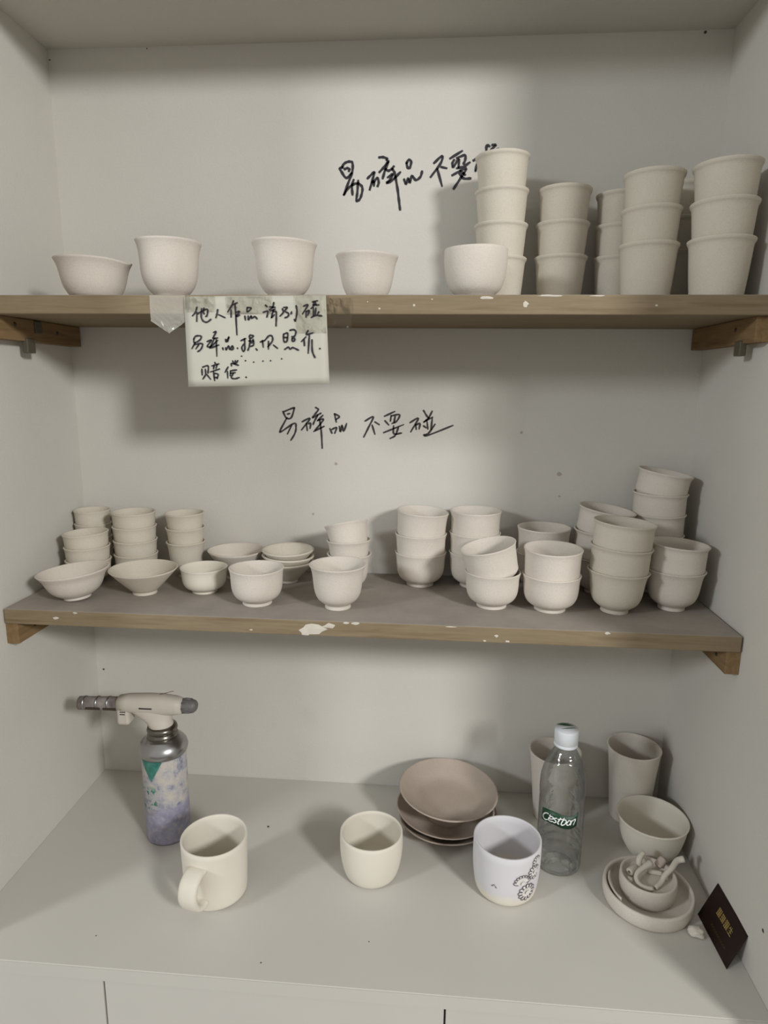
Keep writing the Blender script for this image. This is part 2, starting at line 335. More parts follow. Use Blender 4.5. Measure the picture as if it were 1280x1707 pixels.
INK = [  # handwriting: (which line, strokes as x,z pairs in 0.1 mm)
    ('upper', [[4494,10298,4447,10286,4472,10235,4545,10148,4626,10217],[4481,10298,4507,10344,4558,10371,4613,10374,4639,10346,4635,10233,4583,10100,4506,9911],[4515,10270,4558,10285,4592,10269,4583,10241],[4506,9911,4575,10005,4660,10060,4729,10067,4780,10027,4789,9971,4764,9876,4729,9829,4699,9833,4712,9940,4725,10110],[4656,10123,4630,10036,4639,9910]]),
    ('upper', [[4865,10136,4933,10198,4967,10224,4950,10142,4900,9978],[4934,10080,4959,10095,4964,10032],[4959,10080,5014,10142,5036,10079,5019,10024],[5037,10426,5101,10429,5160,10405,5152,10385],[5043,10220,5111,10289,5182,10373,5136,10265,5095,10133],[5136,10265,5179,10241,5229,10264,5263,10302],[5238,10264,5272,10216,5290,10138,5322,9981,5345,9822,5364,9691],[5171,10147,5247,10193,5206,10116,5155,10069,5240,10107,5361,10219]]),
    ('upper', [[5451,10341,5482,10385,5520,10363,5503,10282,5471,10277,5451,10341],[5417,10119,5449,10054,5480,10130,5506,10071,5536,10165,5594,10105,5663,10151,5686,10227]]),
    ('upper', [[5860,10335,5976,10431,5960,10333,5814,10143],[5912,10253,5988,10018],[5968,10281,6050,10263]]),
    ('upper', [[6096,10395,6273,10496],[6159,10377,6135,10331,6149,10279,6221,10387],[6196,10399,6313,10438,6321,10374,6298,10317],[6234,10376,6225,10272],[6200,10260,6299,10282,6391,10339],[6134,10163,6337,10259,6267,10132,6159,9975],[6240,10190,6305,10120,6411,10118],[6251,10225,6328,10166]]),
    ('upper', [[6440,10361,6464,10374,6543,10423],[6525,10406,6481,10239,6484,10219],[6529,10302,6550,10232,6599,10243,6584,10313,6529,10302],[6627,10490,6630,10565,6674,10552],[6694,10501,6759,10568,6710,10569],[6616,10439,6804,10516],[6665,10450,6666,10289],[6739,10471,6733,10299],[6606,10393,6639,10335],[6802,10436,6768,10356],[6599,10243,6697,10271,6905,10331]]),
    ('lower', [[3500,6647,3554,6544,3634,6545,3687,6693,3667,6703,3515,6642],[3575,6604,3615,6614],[3564,6544,3448,6335,3478,6326,3683,6457,3712,6389,3690,6289,3622,6179],[3642,6427,3569,6282]]),
    ('lower', [[3814,6484,3945,6540,3802,6350],[3884,6460,3898,6342],[3914,6451,3955,6461,3943,6377],[4037,6717,4082,6684,4036,6619,3986,6550,4076,6600,4126,6626],[4076,6596,4025,6511,3994,6442],[4156,6592,4065,6502],[4075,6512,4165,6523,4023,6344],[4003,6329,4175,6415],[4105,6513,4129,6316,4141,6058]]),
    ('lower', [[4346,6619,4425,6576,4370,6526],[4346,6619,4375,6487],[4269,6382,4304,6304],[4304,6368,4379,6399,4349,6305],[4424,6419,4444,6331,4469,6439,4494,6341,4544,6465]]),
    ('lower', [[4842,6509,4977,6581,4907,6421,4823,6252],[4959,6447,5005,6300],[5003,6499,5075,6455]]),
    ('lower', [[5157,6590,5323,6668],[5165,6520,5230,6451],[5267,6604,5255,6515],[5267,6598,5401,6619,5358,6517,5281,6477],[5331,6593,5313,6491],[5147,6328,5468,6461],[5307,6439,5315,6312,5437,6326],[5385,6415,5335,6286,5252,6236]]),
    ('lower', [[5570,6494,5703,6566,5585,6348],[5660,6470,5674,6388],[5666,6457,5730,6484,5719,6395],[5783,6693,5842,6599,5875,6575],[5923,6683,5868,6575,5793,6504],[5793,6510,5932,6588],[5844,6511,5860,6397],[5926,6575,5911,6385],[5788,6447,5834,6415],[5973,6475,5874,6333,5798,6300,5875,6301,6259,6460]]),
    ('note', [[2934,8034,2911,7971,2869,7926],[2931,7971,2922,7859],[2938,7949,2979,7975,3067,8008,3060,7934,3040,7919],[2993,8015,2984,7911,3013,7859,3060,7852,3109,7886],[3024,8023,3014,7971,3025,7949]]),
    ('note', [[3201,8005,3191,7956,3173,7904],[3210,7942,3292,7905]]),
    ('note', [[3409,8112,3384,8053,3330,7975],[3374,8001,3371,7912],[3392,8060,3456,8086],[3427,8067,3433,7898,3438,7696],[3436,7972,3483,7979,3434,7920,3482,7938]]),
    ('note', [[3583,8031,3581,7975,3633,8020,3587,8031],[3548,7927,3554,7876],[3591,7927,3594,7879,3630,7928,3637,7898,3677,7920,3704,7891]]),
    ('note', [[3815,8060,3838,8038],[3785,7972,3844,7983,3831,7913],[3869,8038,3939,8031],[3924,8090,3907,8031,3864,8002],[3875,7987,3938,8009],[3915,8002,3889,7906],[3914,7980,3949,7980,3951,7899,3945,7806],[3889,7906,3929,7943]]),
    ('note', [[4031,8016,4042,7972,3998,7925],[4047,8031,4094,8028,4062,7987,4108,7958,4099,7921,4060,7906],[4147,7980,4142,7951],[4206,8053,4217,7980,4195,7870,4180,7888]]),
    ('note', [[4299,8046,4357,8061,4286,7951],[4333,7988,4332,7914],[4340,7980,4371,7995,4355,7936],[4415,8097,4480,8112],[4418,8061,4495,8061],[4434,8097,4426,8046,4395,8017],[4449,8097,4457,8061],[4426,8024,4424,7929],[4456,8024,4448,7944],[4494,7980,4479,7951],[4397,7911,4455,7936,4532,7929]]),
    ('note', [[2872,7640,2901,7678,2969,7678,2955,7633,2881,7595,2872,7640],[2889,7595,2842,7523],[2880,7572,2969,7588,2984,7565,2958,7512,2916,7485],[2936,7572,2894,7519]]),
    ('note', [[3046,7611,3106,7630,3048,7558,3071,7543,3104,7566],[3134,7724,3170,7732,3123,7656],[3123,7649,3187,7657],[3147,7656,3078,7528],[3186,7627,3086,7535,3199,7570],[3167,7641,3166,7430]]),
    ('note', [[3290,7642,3296,7608,3334,7672,3316,7612],[3246,7536,3253,7510],[3286,7537,3293,7510,3326,7559,3340,7514,3374,7560,3384,7522,3356,7510],[3438,7534,3442,7525]]),
    ('note', [[3487,7624,3551,7651],[3535,7651,3535,7523,3514,7493,3496,7538,3525,7583],[3600,7688,3606,7651,3651,7681,3608,7696],[3590,7621,3653,7621],[3606,7643,3596,7561,3574,7504],[3645,7644,3651,7576,3611,7553],[3613,7598,3636,7599],[3678,7527,3695,7507]]),
    ('note', [[3737,7609,3796,7628],[3767,7628,3774,7545],[3796,7628,3855,7688,3894,7675,3892,7619,3833,7550],[3844,7619,3841,7522],[3906,7573,3958,7532]]),
    ('note', [[4039,7703,4042,7620,4080,7620,4092,7717,4039,7707],[4048,7666,4086,7666],[4121,7753,4165,7763,4198,7740,4182,7685,4144,7676],[4148,7657,4152,7621,4181,7630,4177,7658,4148,7657],[4049,7519,4098,7547,4122,7524,4156,7542,4228,7511]]),
    ('note', [[4356,7754,4331,7704,4413,7723],[4326,7676,4268,7617],[4302,7640,4305,7566],[4369,7695,4352,7474],[4402,7640,4405,7502,4438,7420],[4499,7536,4504,7529]]),
    ('note', [[2962,7268,2963,7191],[2972,7291,3045,7307,3041,7215],[3007,7268,3008,7199,2969,7141],[3024,7199,3073,7138],[3135,7353,3142,7338],[3093,7307,3190,7335],[3125,7308,3115,7269],[3166,7323,3148,7277],[3073,7231,3195,7270],[3114,7239,3125,7123],[3129,7216,3173,7201,3158,7147],[3127,7162,3159,7162]]),
    ('note', [[3309,7297,3266,7228],[3298,7240,3299,7156],[3371,7374,3382,7340],[3407,7378,3398,7332],[3439,7378,3414,7340],[3353,7309,3358,7340,3445,7318],[3339,7248,3419,7260],[3338,7217,3402,7226],[3339,7248,3332,7187],[3378,7218,3344,7164,3391,7149,3452,7165],[3536,7172,3544,7166]]),
    ('note', [[3489,7434,3490,7430],[3538,7378,3538,7373],[3644,7362,3645,7358],[3764,7374,3767,7372],[3863,7379,3866,7377],[4007,7404,4010,7402]]),
]
def flat_ink(name, strokes, w, y, mat, parent):
    vs, fs = [], []
    for s in strokes:
        ribbon_verts([(s[i]*1e-4, s[i+1]*1e-4) for i in range(0, len(s), 2)], w, vs, fs)
    return from_py(name, [(a, y, b) for a, b in vs], fs, mat, parent)
for where, strokes in INK:
    if where == 'upper': flat_ink('ink_character', strokes, 0.0037, -0.0006, M['ink'], wb)
    elif where == 'lower': flat_ink('ink_character', strokes, 0.0029, -0.0006, M['ink_grey'], wb)

# ------------------------------------------------------------------ base cabinet
cab = tag(empty('base_cabinet', (0.5, -DC/2, -0.78)), 'white built-in base cabinet with flat top under the shelves', 'cabinet')
def cabbox(name, lo, hi, mat, bev=0.0, parent=cab):
    o = box(name, [lo[i]-cab.location[i] for i in range(3)], [hi[i]-cab.location[i] for i in range(3)], mat, parent, bev); return o
ct = cabbox('countertop', (0.0, -DC, -0.018), (1.0, -0.0005, 0.0), M['laminate'], 0.0008)
cabbox('front_edge', (0.0, -DC-0.0012, -0.0178), (1.0, -DC, -0.0006), M['laminate'])
cabbox('carcass', (0.0, -DC+0.022, -0.78), (1.0, -0.003, -0.018), M['laminate'])
for (x_, y_, q_) in ((0.3423, -0.1299, 0.0022), (0.1731, -0.3600, 0.0010), (0.3977, -0.3805, 0.0010), (0.5287, -0.3375, 0.0010)):
    k_ = 7; o_ = from_py('crumb', [(x_ + q_*(0.7+0.5*random.random())*math.cos(6.283*i/k_) - 0.5, y_ + q_*(0.7+0.5*random.random())*math.sin(6.283*i/k_) + DC/2, 0.7803) for i in range(k_)] + [(x_-0.5, y_+DC/2, 0.7803+q_*0.6)], [(i, (i+1) % k_, k_) for i in range(k_)], M['hole'], ct)
xs = [0.0, 0.2045, 0.6265, 1.0]
for a, b in zip(xs, xs[1:]):
    cabbox('cabinet_door', (a+0.0012, -DC+0.001, -0.77), (b-0.0012, -DC+0.020, -0.0185), M['laminate'], 0.0008)

# ------------------------------------------------------------------ shelves and their battens
def smears(shelf, pts, y, sy=1):
    """dried clay smears stuck on the front edge"""
    for (x, z, w, h) in pts:
        k = 11; vs = [(x, y-0.0007, z)]
        for i in range(k):
            a = 2*math.pi*i/k; q = 0.65 + 0.5*random.random()
            vs.append((x + w*q*math.cos(a)/2, y-0.0002, z + h*q*math.sin(a)/2))
        from_py('clay_smear', vs, [(0, 1+i, 1+(i+1) % k) for i in range(k)], M['smear'], shelf)
up = tag(empty('wooden_shelf', (0, 0, 0)), 'upper tan wooden shelf board with a paper note taped to its front edge', 'shelf')
box('plank', (0.002, -DU, ZU-TU), (0.998, -0.166, ZU), M['wood'], up, 0.0016, 3)
box('plank', (0.002, -0.1628, ZU-TU+0.0006), (0.998, -0.001, ZU), M['wood'], up, 0.0008, 2)
mid = tag(empty('wooden_shelf', (0, 0, 0)), 'lower wooden shelf board grey with clay dust between the two side walls', 'shelf')
box('plank', (0.002, -DM, ZM-TM), (0.9975, -0.001, ZM), M['wood'], mid, 0.0014, 2)
smears(mid, [(0.441, 0.3850, 0.040, 0.018), (0.463, 0.3900, 0.020, 0.008), (0.430, 0.3790, 0.016, 0.008), (0.498, 0.3945, 0.012, 0.004), (0.486, 0.3950, 0.010, 0.003),
             (0.107, 0.3945, 0.007, 0.003), (0.078, 0.3860, 0.009, 0.004), (0.685, 0.3850, 0.005, 0.004), (0.700, 0.3780, 0.006, 0.003), (0.670, 0.3775, 0.005, 0.003), (0.625, 0.3950, 0.016, 0.002), (0.828, 0.3945, 0.008, 0.004), (0.355, 0.3800, 0.005, 0.002)], -DM)
smears(up, [(0.657, 0.8150, 0.016, 0.004), (0.704, 0.8080, 0.008, 0.008), (0.733, 0.8174, 0.030, 0.0025), (0.79, 0.8172, 0.022, 0.0020), (0.86, 0.806, 0.003, 0.003), (0.568, 0.806, 0.004, 0.003), (0.525, 0.802, 0.003, 0.003), (0.51, 0.81, 0.002, 0.002), (0.59, 0.813, 0.003, 0.002)], -DU)

def batten(side, y0, y1, z0, z1, label, pegs, screws):
    x0, x1 = (0.0, 0.018) if side == 'left' else (0.982, 1.0)
    yc = (y0+y1)/2
    r = tag(empty('shelf_batten', ((x0+x1)/2, yc, z0)), label, 'batten', 'wooden battens under the shelves')
    box('batten', (x0-r.location.x, y0-yc, 0), (x1-r.location.x, y1-yc, z1-z0), M['wood_batten'], r, 0.0008)
    face = x1 if side == 'left' else x0; sg = 1 if side == 'left' else -1
    for (y, z) in screws:
        me = lathe_me('screw', [(0, 0.0012), (0.0022, 0.0010), (0.0030, 0.0)], 12)
        o = link('screw', me, M['screw'], r); o.location = (face-r.location.x, y-yc, z-z0); o.rotation_euler = (0, sg*math.pi/2, 0)
    for (y, z, s) in pegs:
        box('peg', (face-r.location.x-0.006*sg if sg > 0 else face-r.location.x-0.003, y-yc-s/2, z-z0-s*0.75),
            (face-r.location.x+0.003 if sg > 0 else face-r.location.x+0.006, y-yc+s/2, z-z0+s*0.35), M['peg'], r, 0.0015)
batten('left', -0.205, -0.002, 0.7645, ZU-TU, 'brown batten on the left wall under the upper shelf', [(-0.140, 0.7625, 0.019), (-0.118, 0.7885, 0.016)], [(-0.170, 0.786), (-0.068, 0.781)])
batten('right', -0.205, -0.002, 0.7645, ZU-TU, 'brown batten on the right wall under the upper shelf', [(-0.165, 0.762, 0.017)], [(-0.150, 0.783)])
batten('left', -0.229, -0.002, 0.3435, ZM-TM, 'brown batten on the left wall under the dusty lower shelf', [], [(-0.190, 0.358)])
batten('right', -0.229, -0.002, 0.3425, ZM-TM, 'brown batten on the right wall under the dusty lower shelf', [], [(-0.200, 0.358)])

# ------------------------------------------------------------------ paper note with tape
note = tag(empty('paper_note', (0.368, -DU-0.002, 0.817)), 'white paper note with three handwritten lines taped to the upper shelf edge', 'note')
def note_pt(u, v, d=0.0):
    a = Vector((0.2765, 0, 0.8164)).lerp(Vector((0.4581, 0, 0.8178)), u); b = Vector((0.2771, 0, 0.7039)).lerp(Vector((0.4619, 0, 0.7095)), u)
    q = a.lerp(b, v); y = -DU - 0.0024 - 0.0012*math.sin(u*5)*v*0.3 - d
    return (q.x-note.location.x, y-note.location.y, q.z-note.location.z)
nu, nv = 16, 12; vs = []; fs = []
for j in range(nv+1):
    for i in range(nu+1): vs.append(note_pt(i/nu, j/nv))
for j in range(nv):
    for i in range(nu):
        k = j*(nu+1)+i; fs.append((k, k+nu+1, k+nu+2, k+1))
sheet = from_py('sheet', vs, fs, M['paper'], note, True)
sm = sheet.modifiers.new('thickness', 'SOLIDIFY'); sm.thickness = 0.0003; sm.offset = 0
for where, strokes in INK:
    if where == 'note':
        o = flat_ink('ink_character', strokes, 0.0021, 0.0, M['ink'], note)
        for v in o.data.vertices: v.co = (v.co.x-note.location.x, -DU-0.0034-note.location.y, v.co.z-note.location.z)
def tape_patch(x0, x1, z0, z1, seed, ragged=0.0, hang=0.0, mat='tape'):
    """a strip of clear tape on the shelf edge, its free part crumpled"""
    n_, m_ = 14, 12; vs = []; fs = []
    for j in range(m_+1):
        for i in range(n_+1):
            u, v = i/n_, j/m_
            x = x0 + (x1-x0)*u; z = z1 + (z0-z1)*v*(1 - ragged*abs(u-0.5)*1.2)
            free = max(0.0, (ZU-TU) - z)
            y = -DU - 0.0009 - 0.0016*abs(noise.noise((x*90+seed, z*90, seed)))*(1.0 + 160*free) + hang*free
            vs.append((x-note.location.x, y-note.location.y, z-note.location.z))
    for j in range(m_):
        for i in range(n_):
            k = j*(n_+1)+i; fs.append((k, k+n_+1, k+n_+2, k+1))
    return from_py('tape', vs, fs, M[mat], note, False)
tape_patch(0.231, 0.2775, 0.771, 0.8178, 3.1, 0.55, 0.10, 'tape_white')
tape_patch(0.452, 0.490, 0.778, 0.8150, 8.4, 0.0, 0.05, 'tape')
for (u0, u1, v0, v1, sd) in ((0.0, 0.22, -0.01, 0.17, 1.7), (0.30, 0.62, 0.0, 0.20, 5.2), (0.78, 1.0, -0.01, 0.42, 9.9)):
    vs = []; fs = []; n_ = 10
    for j in range(n_+1):
        for i in range(n_+1):
            u, v = u0+(u1-u0)*i/n_, v0+(v1-v0)*j/n_
            vs.append(note_pt(u, v, 0.0012 + 0.0010*noise.noise((u*26+sd, v*20, sd))))
    for j in range(n_):
        for i in range(n_):
            k = j*(n_+1)+i; fs.append((k, k+n_+1, k+n_+2, k+1))
    from_py('tape', vs, fs, M['tape'], note, True)

# ------------------------------------------------------------------ pottery
PROF = {
 'tumbler': [(.76, 0), (.785, .02), (.80, .10), (.855, .40), (.905, .72), (.935, .90), (.985, .955), (1, 1)],
 'bell':    [(.50, 0), (.535, .015), (.525, .09), (.60, .13), (.79, .24), (.895, .40), (.93, .58), (.945, .80), (.968, .92), (1, 1)],
 'flare':   [(.42, 0), (.455, .015), (.44, .09), (.52, .13), (.71, .24), (.81, .40), (.855, .60), (.885, .78), (.93, .91), (1, 1)],
 'wide':    [(.53, 0), (.57, .03), (.66, .11), (.77, .30), (.835, .52), (.88, .72), (.93, .87), (1, 1)],
 'tulip':   [(.43, 0), (.45, .03), (.50, .07), (.66, .16), (.80, .32), (.86, .52), (.89, .74), (.935, .90), (1, 1)],
 'round':   [(.51, 0), (.53, .04), (.60, .08), (.80, .19), (.92, .38), (.975, .60), (1, .82), (.99, 1)],
 'conic':   [(.34, 0), (.36, .02), (.345, .12), (.40, .17), (.66, .52), (.86, .80), (1, 1)],
 'footed':  [(.35, 0), (.37, .02), (.36, .10), (.46, .14), (.66, .32), (.78, .56), (.86, .78), (1, 1)],
 'egg':     [(.62, 0), (.74, .025), (.84, .10), (.93, .30), (.985, .55), (1, .80), (.99, 1)],
 'drum':    [(.74, 0), (.84, .03), (.91, .12), (.97, .36), (1, .65), (1, 1)],
 'mug':     [(.84, 0), (.90, .02), (.945, .08), (.965, .40), (.985, .75), (1, 1)],
 'tall':    [(.70, 0), (.73, .015), (.745, .08), (.81, .40), (.88, .70), (.955, .93), (1, 1)],
 'soup':    [(.52, 0), (.56, .03), (.66, .12), (.81, .34), (.90, .62), (.955, .88), (1, 1)],
 'deep_plate': [(.41, 0), (.43, .02), (.41, .20), (.42, .38), (.50, .46), (.70, .60), (.86, .79), (1, 1)],
 'plate':   [(.46, 0), (.49, .04), (.62, .22), (.82, .58), (1, 1)],
 'tray':    [(.90, 0), (.95, .05), (.985, .3), (1, .65), (.99, 1)],
 'saucer_bowl': [(.74, 0), (.86, .06), (.97, .35), (1, .7), (.985, 1)],
}
_cache = {}
def outer_profile(kind, R, Hh):
    pts = PROF[kind] if isinstance(kind, str) else kind
    return [(p.x, p.y) for p in catmull([(r*R, z*Hh, 0) for r, z in pts], 3)]
def radius_at(outer, z):
    for (r0, z0), (r1, z1) in zip(outer, outer[1:]):
        if z0 <= z <= z1 and z1 > z0: return r0 + (r1-r0)*(z-z0)/(z1-z0)
    return outer[-1][0]
def wall_for(kind, R, Hh, pitch):
    """wall thickness at which a cup nested this high rests on the wall of the cup below"""
    o = outer_profile(kind, R, Hh)
    zs = [k*(Hh-pitch)/60 for k in range(61)]
    return min(radius_at(o, min(z+pitch, Hh)) - radius_at(o, z) for z in zs) - 0.00005
def nested_profile(kind, R, Hh, t, pitch, slack):
    """same upper body and lip, but full enough below to sit in the mouth of the cup underneath"""
    h0 = (Hh-pitch)/Hh; o = outer_profile(kind, R, Hh); fit = lambda z: (radius_at(o, min(Hh, z*Hh+pitch)) - t)/R - slack
    c = fit(h0)
    low = [(.46, 0), (.49, .03), (.56, .16*h0), (.70, .34*h0), (min(.83, fit(.60*h0)-.01), .60*h0), (fit(.86*h0)-.003, .86*h0), (c, h0)]
    return tuple(low + [(max(r, c+.002*(i+1)), z) for i, (r, z) in enumerate([q for q in PROF[kind] if q[1] > h0+.10])])
def pot_mesh(kind, R, Hh, t=0.0028, wob=0.012, seed=0, zf=None):
    key = (kind, R, Hh, t, wob, seed)
    if key in _cache: return _cache[key]
    outer = outer_profile(kind, R, Hh)
    if zf is None: zf = max(t, 0.10*Hh) if kind not in ('plate', 'tray', 'saucer_bowl', 'deep_plate') else t
    prof = [(0, 0.0006), (outer[0][0]*0.8, 0.0004)] + outer
    R1, Z1 = outer[-1]
    prof += [(R1 - t*0.25, Z1 + t*0.22), (R1 - t*0.75, Z1 + t*0.18), (R1 - t, Z1 - t*0.2)]
    inner = [(max(r - t, 0.004), z) for r, z in reversed(outer) if z > min(zf*1.25, zf + 0.0015) and z < Z1 - t]
    rb = inner[-1][0]
    prof += inner + [(rb*0.86, zf + (inner[-1][1]-zf)*0.35), (rb*0.6, zf), (0, zf)]
    me = lathe_me(kind if isinstance(kind, str) else 'nested_cup', prof, 48, wob, seed); _cache[key] = me
    return me
def pot(name, kind, x, y, z, R, Hh, label, cat, group=None, mat='bisque', tilt=(0, 0), rz=None, seed=0, t=0.0028, wob=0.012, at_rim=False, zf=None):
    base = pot_mesh(kind, R, Hh, t, wob, seed, zf)
    key = (base.name, mat)
    if key not in _cache:
        me = base if len(base.materials) == 0 else base.copy()
        me.materials.clear(); me.materials.append(M[mat]); _cache[key] = me
    o = bpy.data.objects.new(name, _cache[key]); COL.objects.link(o)
    rot = Matrix.Rotation(math.radians(tilt[1]), 3, 'Y') @ Matrix.Rotation(math.radians(tilt[0]), 3, 'X')
    loc = Vector((x, y, z))
    if at_rim: loc = loc - rot @ Vector((0, 0, Hh))
    rz = random.uniform(0, 6.28) if rz is None else rz
    mw = (rot @ Matrix.Rotation(rz, 3, 'Z')).to_4x4(); mw.translation = loc
    o.matrix_world = mw
    return tag(o, label, cat, group)
ORD = {2: ['bottom', 'top'], 3: ['bottom', 'middle', 'top'], 4: ['bottom', 'second lowest', 'second highest', 'top'],
       5: ['bottom', 'second lowest', 'middle', 'second highest', 'top']}
def stack(name, kind, levels, R, Hh, desc, where, cat, group, mat='bisque', t=None, slack=None):
    """levels: (x, y, z of the base, tilt about x, tilt about y) from the bottom up. Each cup sits in the mouth of the one
    below and turns about that mouth's centre; t=None: the wall thickness follows from the nesting height, else the body does"""
    seed = len(where) % 4; rz = random.Random(len(where)).uniform(0, 6.28); below = None
    if t is None: t = wall_for(kind, R, Hh, min(b[2]-a[2] for a, b in zip(levels, levels[1:]))); shaped = False
    else: shaped = True
    for i, (x, y, z, tx, ty) in enumerate(levels):
        lab = '%s, %s of the %s' % (desc, ORD[len(levels)][i], where)
        rot = Matrix.Rotation(math.radians(ty), 3, 'Y') @ Matrix.Rotation(math.radians(tx), 3, 'X')
        k = kind
        if i:
            pitch = z - levels[i-1][2]
            if shaped: k = nested_profile(kind, R, Hh, t, pitch, (slack or {}).get(i, 0.0))
            b_loc, b_rot = below
            loc = b_loc + b_rot @ Vector((0, 0, Hh)) - rot @ Vector((0, 0, Hh - pitch))
        else: loc = Vector((x, y, z))
        pot(name, k, loc.x, loc.y, loc.z, R, Hh, lab, cat, group, mat, (tx, ty), rz, seed, t, 0.003)
        below = (loc, rot)
def column(n, x, y, z, pitch, dx=0.0, tilts=None):
    out = []
    for i in range(n):
        t = tilts[i] if tilts and i < len(tilts) else (0, 0)
        out.append((x + dx*i, y, z + pitch*i, t[0], t[1]))
    return out
# --- upper shelf: single pieces in front
GU = 'bisque bowls and cups along the front of the upper shelf'
def spout_bowl():
    me = pot_mesh('wide', 0.0500, 0.049, 0.0028, 0.010, 11).copy()
    for v in me.vertices:
        a = math.atan2(v.co.y, v.co.x); s = max(0.0, v.co.z/0.049)**3; w = math.exp(-(a/0.33)**2)*s
        v.co.x += 0.0060*w; v.co.z -= 0.0035*w
        v.co.y *= 1 - 0.10*w
    me.materials.clear(); me.materials.append(M['bisque'])
    o = bpy.data.objects.new('pouring_bowl', me); COL.objects.link(o); o.location = (0.1325, -0.165, ZU); o.rotation_euler = (0, math.radians(1.5), math.radians(-12))
    return tag(o, 'wide low bisque bowl with a pouring lip on the upper shelf', 'bowl', GU)
spout_bowl()
pot('tea_cup', 'tulip', 0.2385, -0.165, ZU, 0.0432, 0.072, 'tall flared white bisque cup beside the pouring bowl on the upper shelf', 'cup', GU, 'bisque', seed=1, tilt=(0, 0.8))
pot('tea_cup', 'tulip', 0.395, -0.165, ZU, 0.0430, 0.0695, 'flared white bisque cup standing right above the taped paper note', 'cup', GU, 'bisque', seed=2)
pot('tea_bowl', 'wide', 0.504, -0.165, ZU, 0.0412, 0.0535, 'small flared bisque bowl on the upper shelf just past the paper note', 'bowl', GU, 'bisque', seed=3)
pot('tea_bowl', 'round', 0.6445, -0.165, ZU, 0.0402, 0.0605, 'rounded straight-rimmed white bowl in front of the four-high cup stack', 'bowl', GU, 'bisque', seed=4)
# --- upper shelf: stacks of tapered cups
GS = 'stacked tapered cups on the upper shelf'
D_ = 'tapered bisque cup'
def lean(n, x, y, z, pitch, dx, seed):
    rr = random.Random(seed)
    return [(x + dx*i + rr.uniform(-0.0006, 0.0006), y, z + pitch*i, rr.uniform(-0.5, 0.5)*i, (rr.uniform(-0.5, 0.5) + dx*300)*i) for i in range(n)]
stack('tapered_cup', 'tumbler', lean(4, 0.6835, -0.070, ZU, 0.0443, -0.0008, 1), 0.0376, 0.066, D_, 'four-high stack behind the rounded bowl', 'cup', GS, 'bisque_cream')
stack('tapered_cup', 'tumbler', lean(3, 0.7690, -0.060, ZU, 0.0445, 0.0006, 2), 0.0370, 0.0692, D_, 'three-high stack next to the four-high stack', 'cup', GS, 'bisque_cream')
stack('tapered_cup', 'tumbler', lean(3, 0.8530, -0.048, ZU, 0.0425, -0.0010, 3), 0.0352, 0.0702, D_, 'partly hidden stack third from the right wall', 'cup', GS, 'bisque_cream')
stack('tapered_cup', 'tumbler', lean(3, 0.8718, -0.124, ZU, 0.0430, -0.0006, 4), 0.0383, 0.0725, D_, 'front stack second from the right wall', 'cup', GS, 'bisque_cream')
stack('tapered_cup', 'tumbler', lean(3, 0.9350, -0.046, ZU, 0.0445, 0.0, 5), 0.0372, 0.0760, D_, 'shaded rear stack in the right corner', 'cup', GS, 'bisque_cream')
stack('tapered_cup', 'tumbler', lean(3, 0.9490, -0.158, ZU, 0.0437, -0.0020, 6), 0.0400, 0.0712, D_, 'front stack next to the right wall', 'cup', GS, 'bisque_cream')

# --- lower shelf, left half
GL = 'small cups stacked at the left of the dusty shelf'
small = 'small bisque cup'
stack('small_cup', 'bell', column(4, 0.0310, -0.0315, ZM, 0.0222), 0.0290, 0.0365, small, 'rear left corner stack', 'cup', GL, 'bisque_cream')
stack('small_cup', 'bell', column(3, 0.0535, -0.0945, ZM, 0.0215, 0, [(0, 0), (0, -1), (0, -3)]), 0.0345, 0.0365, small, 'stack behind the tilted wide bowl', 'cup', GL, 'bisque_cream')
stack('small_cup', 'bell', column(4, 0.1145, -0.057, ZM, 0.0228, 0.0003), 0.0348, 0.0385, small, 'four-high stack behind the conical bowl', 'cup', GL, 'bisque_cream')
stack('small_cup', 'flare', column(3, 0.1965, -0.050, ZM, 0.0235, -0.0005, [(0, 0), (0, 0), (0, -1)]), 0.0312, 0.0590, small, 'narrow three-high stack right of the conical bowl', 'cup', GL, 'bisque_cream')
GF = 'single bowls and cups along the dusty shelf'
pot('wide_bowl', 'footed', 0.0770, -0.180, 0.4400, 0.0508, 0.0420, 'tilted wide bisque bowl with turned-out rim beside the conical bowl', 'bowl', GF, 'bisque', (0, -5.5), seed=5, at_rim=True)
pot('conical_bowl', 'conic', 0.1660, -0.143, ZM, 0.0505, 0.0385, 'straight-sided conical bisque bowl on a small foot', 'bowl', GF, 'bisque_cream', seed=6)
pot('footed_dish', 'conic', 0.2800, -0.050, ZM, 0.0462, 0.0470, 'shallow wide dish standing behind the smallest cup', 'dish', GF, 'bisque', seed=7, t=0.003)
pot('small_cup', 'bell', 0.2530, -0.126, ZM, 0.0352, 0.0385, 'bright white little cup right of the conical bowl', 'cup', GF, 'cup_white', seed=8)
pot('tea_cup', 'bell', 0.3470, -0.171, ZM, 0.0395, 0.0535, 'white footed cup in front of the nested flat dishes', 'cup', GF, 'bisque', seed=9)
stack('flat_dish', 'conic', column(3, 0.3680, -0.062, ZM, 0.0095, 0, [(0, 0), (0, 2), (1, 0)]), 0.0418, 0.0340, 'shallow bisque dish', 'nested pile behind the footed cups', 'dish', 'nested flat dishes', 'bisque_cream')
stack('tea_cup', 'flare', [(0.4700, -0.088, ZM, 0, 0), (0.4695, -0.088, ZM+0.0215, -3, -2), (0.4745, -0.084, ZM+0.0465, -14, -12)], 0.0342, 0.0565, 'bisque cup', 'crooked stack in the middle of the dusty shelf', 'cup', 'crooked cup stack', 'bisque')
pot('tea_cup', 'flare', 0.4655, -0.176, ZM, 0.0408, 0.0640, 'tall bisque cup with rolled-out rim in front of the crooked stack', 'cup', GF, 'bisque', seed=10)
